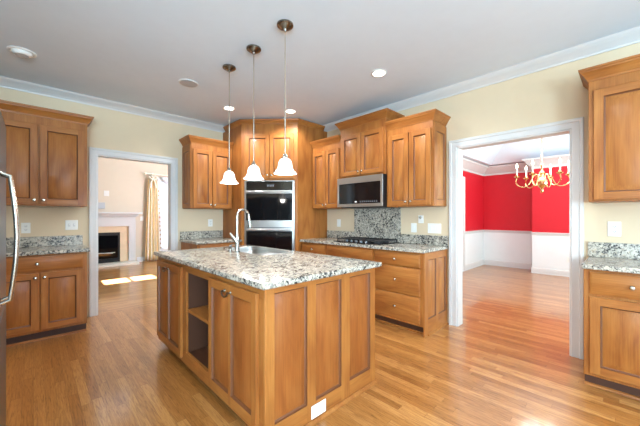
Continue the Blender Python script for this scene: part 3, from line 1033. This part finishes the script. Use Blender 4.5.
# ------------------------------------------------------------------ pendant lamps
def pendant(loc, label):
    t = thing('pendant_lamp', label, 'pendant lamp', loc, 0, 'pendants over the island')
    drop = ZC - 1.59      # root at the ceiling
    MB().lathe([(0.064, -0.0005), (0.064, -0.012), (0.056, -0.020), (0.048, -0.022), (0.034, -0.034), (0.014, -0.040), (0.008, -0.052)], n=28).build('ceiling_canopy', ['bronze'], t)
    MB().tube([(0, 0, -0.035), (0, 0, -drop + 0.135)], 0.0048, 10).build('rod', ['nickel'], t)
    MB().lathe([(0.006, -drop + 0.158), (0.011, -drop + 0.150), (0.022, -drop + 0.132), (0.026, -drop + 0.124), (0.025, -drop + 0.113)], n=20, ).build('cap', ['nickel'], t)
    z = -drop
    pr = [(0.026, z + 0.118), (0.036, z + 0.112), (0.047, z + 0.098), (0.053, z + 0.078), (0.056, z + 0.058), (0.061, z + 0.038), (0.072, z + 0.020), (0.084, z + 0.008), (0.089, z)]
    full = pr + [(r - 0.004, zz + 0.001) for r, zz in pr[::-1]]
    MB().lathe(full, n=32, capb=False, capt=False).build('glass_shade', ['shade'], t)
    MB().lathe([(0.010, z + 0.110), (0.012, z + 0.090), (0.022, z + 0.066), (0.025, z + 0.052), (0.018, z + 0.036), (0.006, z + 0.030)], n=18).build('bulb', ['bulb'], t)
    return t


PX = 1.402
p0 = pendant((PX, 1.845, ZC), 'pendant lamp with white bell shade on the longest looking rod, last on the oven tower side')
p0['label'] = 'white bell shade pendant lamp nearest the camera, rightmost of the three over the island'
dup(p0, (PX, 2.30, ZC), 'white bell shade pendant lamp in the middle of the three over the island')
dup(p0, (PX, 2.757, ZC), 'white bell shade pendant lamp farthest from the camera, leftmost of the three over the island')
for y in (1.845, 2.30, 2.757):
    light('POINT', 'pendant_light', (PX, y, 1.575), (0, 0, 0), 4, (1.0, 0.97, 0.92), shadow_soft_size=0.04)


# ------------------------------------------------------------------ ceiling fixtures
def can(loc, label):
    t = thing('recessed_light', label, 'ceiling light', loc, 0, 'recessed ceiling lights')
    MB().lathe([(0.080, -0.0005), (0.080, -0.004), (0.074, -0.007), (0.064, -0.008), (0.062, -0.0005)], n=32, capb=False, capt=False).build('trim_ring', ['plastic'], t)
    MB().lathe([(0.0615, -0.0008), (0.0615, -0.005), (0.02, -0.006)], n=28).build('lens', ['lens'], t)
    return t


CANS = [(2.577, 1.796), (1.93, 3.80), (2.611, 3.312)]
c0 = can((*CANS[0], ZC), 'lit recessed ceiling light above the right wall cabinets, apart from the pendants')
dup(c0, (*CANS[1], ZC), 'lit recessed ceiling light left of the oven tower, behind the leftmost pendant rod')
dup(c0, (*CANS[2], ZC), 'lit recessed ceiling light in front of the oven tower, beside the rightmost pendant rod')
dup(c0, (1.95, 0.25, ZC), 'added out-of-view recessed fill light over the aisle between the island end and the dining room doorway')  # this and the next fixture are added out of view to brighten the room
dup(c0, (0.05, 1.65, ZC), 'added out-of-view recessed fill light over the aisle in front of the refrigerator')
for x, y, pw in ((1.95, 0.25, 75), (0.05, 1.65, 120)):  # fill beams of the two added fixtures
    light('SPOT', 'recessed_beam', (x, y, ZC - 0.012), (0, 0, 0), pw, (0.92, 0.96, 1.0), spot_size=R(150), spot_blend=0.6, shadow_soft_size=0.25)
for x, y in CANS:
    light('SPOT', 'recessed_beam', (x, y, ZC - 0.012), (0, 0, 0), 75, (0.96, 0.97, 1.0), spot_size=R(150), spot_blend=0.6, shadow_soft_size=0.06)
gm = thing('gimbal_light', 'unlit eyeball ceiling light at the upper left, above the left cabinets', 'ceiling light', (-0.075, 3.80, ZC))
MB().lathe([(0.098, -0.0005), (0.098, -0.004), (0.090, -0.008), (0.076, -0.009), (0.074, -0.0005)], n=32, capb=False, capt=False).build('trim_ring', ['plastic'], gm)
MB().lathe([(0.073, -0.001), (0.072, -0.012), (0.062, -0.026), (0.050, -0.034)], n=28, capt=False).build('eyeball', ['plastic'], gm)
MB().lathe([(0.049, -0.026), (0.045, -0.033), (0.02, -0.030)], n=24).build('lens', ['dimlens'], gm)
sm = thing('ceiling_speaker', 'plain pale grey round disc on the ceiling, left of the pendant canopies', 'ceiling speaker', (1.243, 3.402, ZC))
MB().lathe([(0.100, -0.0005), (0.100, -0.006), (0.094, -0.009), (0.088, -0.008)], n=32).build('rim', ['dimlens'], sm)
MB().lathe([(0.087, -0.0085), (0.05, -0.0105), (0.01, -0.011)], n=32).build('grille', ['greypanel'], sm)


# ------------------------------------------------------------------ wall plates
def plate(name, label, cat, loc, rotz, wd, ht, kind, n=1):
    t = thing(name, label, cat, loc, rotz)
    MB().box(-wd / 2, wd / 2, -0.006, -0.0005, -ht / 2, ht / 2).build('plate', ['plastic'], t, bevel=0.002)
    for i in range(n):
        x = (i - (n - 1) / 2) * 0.046
        if kind == 'outlet':
            for s in (-1, 1):
                q = MB().box(x - 0.016, x + 0.016, -0.008, -0.0062, s * 0.020 - 0.013, s * 0.020 + 0.013).build('socket', ['plastic'], t, bevel=0.003)
                MB().box(x - 0.009, x - 0.006, -0.0086, -0.0081, s * 0.020 - 0.004, s * 0.020 + 0.007).box(x + 0.006, x + 0.009, -0.0086, -0.0081, s * 0.020 - 0.004, s * 0.020 + 0.007).box(x - 0.003, x + 0.003, -0.0086, -0.0081, s * 0.020 - 0.010, s * 0.020 - 0.006).build('slots', ['slot'], q)
        elif kind == 'outlet_h':
            for s in (-1, 1):
                q = MB().box(s * 0.020 - 0.013, s * 0.020 + 0.013, -0.008, -0.0062, -0.016, 0.016).build('socket', ['plastic'], t, bevel=0.003)
                MB().box(s * 0.020 - 0.004, s * 0.020 + 0.007, -0.0086, -0.0081, -0.009, -0.006).box(s * 0.020 - 0.004, s * 0.020 + 0.007, -0.0086, -0.0081, 0.006, 0.009).build('slots', ['slot'], q)
        elif kind == 'toggle':
            MB().box(x - 0.005, x + 0.005, -0.016, -0.0062, -0.003, 0.013).build('toggle', ['plastic'], t, bevel=0.001)
            MB().box(x - 0.010, x + 0.010, -0.0072, -0.0061, -0.018, 0.018).build('toggle_bezel', ['dimlens'], t)
        else:
            MB().box(x - 0.017, x + 0.017, -0.010, -0.0062, -0.033, 0.033).build('rocker', ['plastic'], t, bevel=0.002)
    return t


plate('wall_outlet', 'white outlet above the short counter at far left, beside the refrigerator handle', 'outlet', (-0.062, YL - 0.0005, 1.13), 0, 0.075, 0.118, 'outlet')
plate('light_switch', 'white double light switch above the left counter, beside the living room doorway', 'light switch', (0.333, YL - 0.0005, 1.155), 0, 0.118, 0.118, 'toggle', 2)
plate('wall_outlet', 'white outlet left of the oven tower, under the cabinet', 'outlet', (2.06, YL - 0.0005, 1.155), 0, 0.075, 0.118, 'outlet')
XW = XR - 0.0005
plate('light_switch', 'single white switch plate left of the tall granite slab, beside the oven tower', 'light switch', (XW, 3.20, 1.155), RZ, 0.075, 0.118, 'rocker')
plate('light_switch', 'single white switch plate right of the tall granite slab, below the plug-in night light', 'light switch', (XW, 1.905, 1.115), RZ, 0.075, 0.118, 'rocker')
plate('light_switch', 'wide triple white switch plate beside the dining room doorway', 'light switch', (XW, 1.635, 1.115), RZ, 0.165, 0.118, 'rocker', 3)
nl = thing('night_light', 'small white sensor box with a shiny dome, highest on the wall right of the cooktop', 'night light', (XW, 1.805, 1.225), RZ)
MB().box(-0.033, 0.033, -0.018, -0.0005, -0.05, 0.05).build('housing', ['plastic'], nl, bevel=0.005)
MB().lathe([(0.016, -0.0182), (0.014, -0.026), (0.006, -0.031)], (0, 0, 0.018), 16, axis='y').build('dome', ['chrome'], nl)
plate('wall_outlet', 'white outlet right of the dining room doorway, above the granite backsplash', 'outlet', (XW, 0.085, 1.155), RZ, 0.08, 0.122, 'outlet')
plate('wall_outlet', 'white sideways outlet low on the panelled end of the island', 'outlet', (1.272, IY0 - 0.0011, 0.068), 0, 0.122, 0.078, 'outlet_h')

# ------------------------------------------------------------------ refrigerator (front faces +x)
fr_ = thing('refrigerator', 'dark stainless french door refrigerator at the far left edge', 'refrigerator', (-0.108, 1.46, 0), R(90))
# local x = world y, local -y = world +x
FWd = 0.91
MB().box(0, FWd, 0.062, 0.80, 0.03, 1.75).build('body', ['darksteel'], fr_, bevel=0.004)
MB().box(0.02, FWd - 0.02, 0.03, 0.061, 0.001, 0.07).build('kick_plate', ['black'], fr_)


def fridge_handle(parent, x, z0, z1):
    p = [(x, -0.004, z0), (x, -0.034, z0 + 0.012)]
    for k in range(1, 10):
        f = k / 10
        p.append((x, -0.034 - 0.020 * math.sin(PI * f), z0 + 0.02 + (z1 - z0 - 0.04) * f))
    p += [(x, -0.034, z1 - 0.012), (x, -0.004, z1)]
    MB().tube(p, 0.008, 12).build('handle', ['nickel'], parent)


for a, c, hx in ((0.0, 0.452, 0.405), (0.458, 0.91, 0.490)):
    d = MB().box(a, c, 0.0, 0.060, 0.80, 1.75).build('door', ['darksteel'], fr_, bevel=0.008)
    fridge_handle(d, hx, 0.885, 1.447)
d = MB().box(0.0, FWd, 0.0, 0.060, 0.075, 0.79).build('freezer_drawer', ['darksteel'], fr_, bevel=0.008)
# ------------------------------------------------------------------ chandelier in the dining room
ch = thing('chandelier', 'brass six arm candle chandelier hanging in the red dining room', 'chandelier', (5.66, 0.934, 3.10))
zc = 1.785 - 3.10
MB().lathe([(0.065, -0.0005), (0.065, -0.01), (0.04, -0.03), (0.01, -0.045)], n=20).build('ceiling_canopy', ['brass'], ch)
cb = MB()
zt_, zb_ = -0.045, zc + 0.36
nlk = 26
for i in range(nlk):
    z0 = zt_ + (zb_ - zt_) * i / nlk
    h = abs(zb_ - zt_) / nlk * 0.62
    pts = []
    for k in range(13):
        a = 2 * PI * k / 12
        u_, v_ = 0.009 * math.cos(a), h * math.sin(a)
        pts.append((u_, 0, z0 - h * 0.75 + v_) if i % 2 else (0, u_, z0 - h * 0.75 + v_))
    cb.tube(pts, 0.003, 6, caps=False)
cb.build('chain', ['brass'], ch)
MB().lathe([(0.005, zc + 0.36), (0.012, zc + 0.34), (0.010, zc + 0.30), (0.024, zc + 0.27), (0.012, zc + 0.235), (0.014, zc + 0.19), (0.030, zc + 0.165), (0.036, zc + 0.145), (0.020, zc + 0.12),
            (0.018, zc + 0.085), (0.050, zc + 0.06), (0.074, zc + 0.02), (0.078, zc - 0.015), (0.060, zc - 0.055), (0.030, zc - 0.08), (0.016, zc - 0.10), (0.024, zc - 0.12), (0.020, zc - 0.14), (0.006, zc - 0.165)], n=28).build('column', ['brass'], ch)
RA = 0.325
FOR = math.atan2(math.sin(R(46.085)), math.cos(R(46.085)))
for k in range(6):
    # 20 degrees off the line of sight, as seen in the picture
    a = math.atan2(0.934, 5.66) - R(20) - R(60) * k
    ca, sa = math.cos(a), math.sin(a)
    prof = [(0.035, 0.10), (0.07, 0.125), (0.11, 0.10), (0.14, 0.03), (0.18, -0.04), (0.235, -0.065), (0.295, -0.045), (0.340, 0.01), (RA, 0.085)]
    # smooth
    P_ = [Vector((r * ca, r * sa, zc + z)) for r, z in prof]
    sm_ = []
    for i in range(len(P_) - 1):
        p_1, p0_, p1_, p2_ = P_[max(i - 1, 0)], P_[i], P_[i + 1], P_[min(i + 2, len(P_) - 1)]
        for s in (0, 0.33, 0.67):
            sm_.append(0.5 * ((2 * p0_) + (p1_ - p_1) * s + (2 * p_1 - 5 * p0_ + 4 * p1_ - p2_) * s * s + (3 * p0_ - p_1 - 3 * p1_ + p2_) * s ** 3))
    sm_.append(P_[-1])
    ar = MB().tube(sm_, 0.0075, 8).build('arm', ['brass'], ch)
    c_ = (RA * ca, RA * sa, zc)
    MB().lathe([(0.008, 0.083), (0.038, 0.095), (0.046, 0.108), (0.020, 0.112), (0.017, 0.135), (0.012, 0.14)], c_, 16).build('drip_pan', ['brass'], ar)
    MB().lathe([(0.010, 0.1405), (0.010, 0.235), (0.007, 0.238)], c_, 12).build('candle', ['candle'], ar)
    MB().lathe([(0.006, 0.2385), (0.015, 0.256), (0.016, 0.270), (0.010, 0.292), (0.002, 0.312)], c_, 12).build('flame_bulb', ['flame'], ar)
light('POINT', 'chandelier_light', (5.66, 0.934, 2.25), (0, 0, 0), 40, (0.96, 0.97, 1.0), shadow_soft_size=0.3)
plate('wall_outlet', 'small white outlet low on the white wainscot of the dining room', 'outlet', (XD2 - 0.0005, 0.86, 0.36), RZ, 0.075, 0.118, 'outlet')

# ------------------------------------------------------------------ fireplace
fp = thing('fireplace', 'white mantel fireplace with beige marble surround in the living room', 'fireplace', (1.15, YF, 0))
yb = -0.0015
su = MB().box(-0.70, -0.51, -0.05, yb, 0.06, 1.00).box(0.51, 0.70, -0.05, yb, 0.06, 1.00).box(-0.51, 0.51, -0.05, yb, 0.84, 1.00)
su.build('marble_surround', ['tile'], fp)
fb = MB().box(-0.51, 0.51, -0.012, yb, 0.06, 0.84).box(-0.51, -0.47, -0.05, -0.0125, 0.06, 0.84).box(0.47, 0.51, -0.05, -0.0125, 0.06, 0.84).box(-0.47, 0.47, -0.05, -0.0125, 0.76, 0.84).box(-0.47, 0.47, -0.05, -0.0125, 0.06, 0.16)
fb.build('firebox', ['black'], fp)
MB().box(-0.46, 0.46, -0.034, -0.030, 0.165, 0.755).build('fire_screen', ['blackglass'], fp)
lg = MB()
lg.tube([(-0.3, -0.046, 0.30), (0.40, -0.046, 0.31)], 0.010, 10)
lg.tube([(-0.2, -0.046, 0.33), (0.35, -0.046, 0.29)], 0.009, 10)
lg.build('ceramic_log', ['log'], fp)
mt = MB()
for s in (-1, 1):
    x0, x1 = sorted((s * 0.70, s * 0.86))
    mt.box(x0, x1, -0.09, yb, 0.06, 1.0)
mt.box(-0.86, 0.86, -0.09, yb, 1.0, 1.24)
mt.box(-0.89, 0.89, -0.11, yb, 1.24, 1.265).box(-0.92, 0.92, -0.15, yb, 1.265, 1.3245)
mt.build('mantel', ['trim'], fp, bevel=0.004)
MB().box(-1.0, 1.0, -0.23, yb, 1.325, 1.37).build('mantel_shelf', ['trim'], fp, bevel=0.006)
MB().box(-0.86, 0.86, -0.50, yb, 0.001, 0.055).build('hearth', ['hearth'], fp, bevel=0.004)
gp = MB().box(0.72, 1.335, YF - 0.05, YF - 0.001, 1.46, 1.62).build('wall_panel', ['greypanel'], bevel=0.004)
tag(gp, 'flat grey box fixed to the wall just above the white mantel shelf', 'panel')
plate('wall_plate', 'small pale plate high on the wall above the mantel', 'wall plate', (1.37, YF - 0.0005, 1.86), 0, 0.11, 0.14, 'rocker')
plate('wall_plate', 'small pale plate on the wall between the fireplace and the curtain', 'wall plate', (2.18, YF - 0.0005, 1.20), 0, 0.08, 0.12, 'rocker')

# curtain, rod, swag, blind
cu = thing('curtain', 'gold and cream striped curtain tied at the top beside the living room window', 'curtain', (2.43, YF - 0.10, 0))
b = MB()
nx_, nz_ = 40, 16
grid = []
for j in range(nz_ + 1):
    f = j / nz_
    z = 0.02 + 2.36 * f
    wdt = 0.16 + 0.05 * math.cos(f * PI) * 0.6 if f < 0.9 else 0.16 - 0.9 * (f - 0.9)
    for i in range(nx_ + 1):
        u = i / nx_
        grid.append(((u - 0.5) * 2 * wdt, 0.025 * math.sin(u * PI * 10) * (1 - 0.3 * f), z))
b.add(grid, [(j * (nx_ + 1) + i, j * (nx_ + 1) + i + 1, (j + 1) * (nx_ + 1) + i + 1, (j + 1) * (nx_ + 1) + i) for j in range(nz_) for i in range(nx_)])
for i in range(len(b.f)):
    b.m[i] = 1 if (i % nx_) // 5 % 2 else 0
cp_ = b.build('panel', ['curtain', 'curtain2'], cu)
sol = cp_.modifiers.new('thick', 'SOLIDIFY')
sol.thickness = 0.004
tb = MB()
for k in range(16):
    f = k / 16
    z = 0.12 + 2.0 * f
    x = 0.16 + 0.05 * math.cos(f * PI) * 0.6 + 0.022
    tb.lathe([(0.004, z - 0.035), (0.016, z - 0.03), (0.017, z - 0.005), (0.008, z + 0.012), (0.003, z + 0.018)], (x, 0, 0), 8)
tb.build('tassel_fringe', ['tassel'], cu)
bw = MB()
for s in (-1, 1):
    pts = [(0, -0.045, 2.36), (s * 0.06, -0.055, 2.40), (s * 0.11, -0.05, 2.36), (s * 0.05, -0.05, 2.31), (0, -0.045, 2.34)]
    bw.tube(pts, [0.012, 0.022, 0.025, 0.02, 0.012], 8)
    bw.tube([(0, -0.05, 2.34), (s * 0.05, -0.055, 2.22), (s * 0.07, -0.05, 2.06)], [0.012, 0.02, 0.026], 8)
bw.build('bow', ['curtain2'], cu)
rod = thing('curtain_rod', 'pale curtain rod with a round finial above the living room window', 'curtain rod', (3.28, YF - 0.11, 2.455))
MB().tube([(-1.0, 0, 0), (1.0, 0, 0)], 0.016, 12).build('pole', ['candle'], rod)
for s in (-1, 1):
    MB().lathe([(0.012, 0), (0.03, s * 0.02), (0.036, s * 0.045), (0.022, s * 0.07), (0.004, s * 0.08)], (s * 1.0, 0, 0), 14, axis='x').build('finial', ['candle'], rod)
    MB().box(s * 0.85 - 0.012, s * 0.85 + 0.012, -0.01, 0.109, -0.03, 0.03).build('bracket', ['candle'], rod)
bl = thing('window_blind', 'white slatted blind covering the living room window beside the curtain', 'blind', ((LW[0] + LW[1]) / 2, YF + 0.012, 0))
MB().box(-0.64, 0.64, -0.02, 0.015, LW[3] - 0.05, LW[3] - 0.005).build('headrail', ['blind'], bl)
b = MB()
k = 0
z = LW[2] + 0.03
while z < LW[3] - 0.07:
    b.add([(-0.635, -0.016, z + 0.038), (0.635, -0.016, z + 0.038), (0.635, 0.010, z), (-0.635, 0.010, z), (-0.635, -0.016, z + 0.040), (0.635, -0.016, z + 0.040), (0.635, 0.010, z + 0.002), (-0.635, 0.010, z + 0.002)],
          [(0, 3, 2, 1), (4, 5, 6, 7), (0, 1, 5, 4), (1, 2, 6, 5), (2, 3, 7, 6), (3, 0, 4, 7)])
    z += 0.036
b.build('slats', ['blind'], bl)
sw = thing('swag_valance', 'white draped swag hanging across the top of the living room window', 'valance', (3.28, YF - 0.07, 2.30))
b = MB()
gx, gz = 30, 8
grid = []
for j in range(gz + 1):
    for i in range(gx + 1):
        u, f = i / gx, j / gz
        sag = 0.05 + 0.30 * (1 - (2 * u - 1) ** 2)
        grid.append(((u - 0.5) * 1.22, -0.012 * math.sin(f * PI * 4), 0.10 - f * sag))
b.add(grid, [(j * (gx + 1) + i, j * (gx + 1) + i + 1, (j + 1) * (gx + 1) + i + 1, (j + 1) * (gx + 1) + i) for j in range(gz) for i in range(gx)])
o = b.build('drape', ['blind'], sw)
o.modifiers.new('thick', 'SOLIDIFY').thickness = 0.004

bpy.context.scene.cycles.max_bounces = 8
bpy.context.scene.cycles.diffuse_bounces = 5
bpy.context.scene.cycles.caustics_reflective = False
bpy.context.scene.cycles.caustics_refractive = False
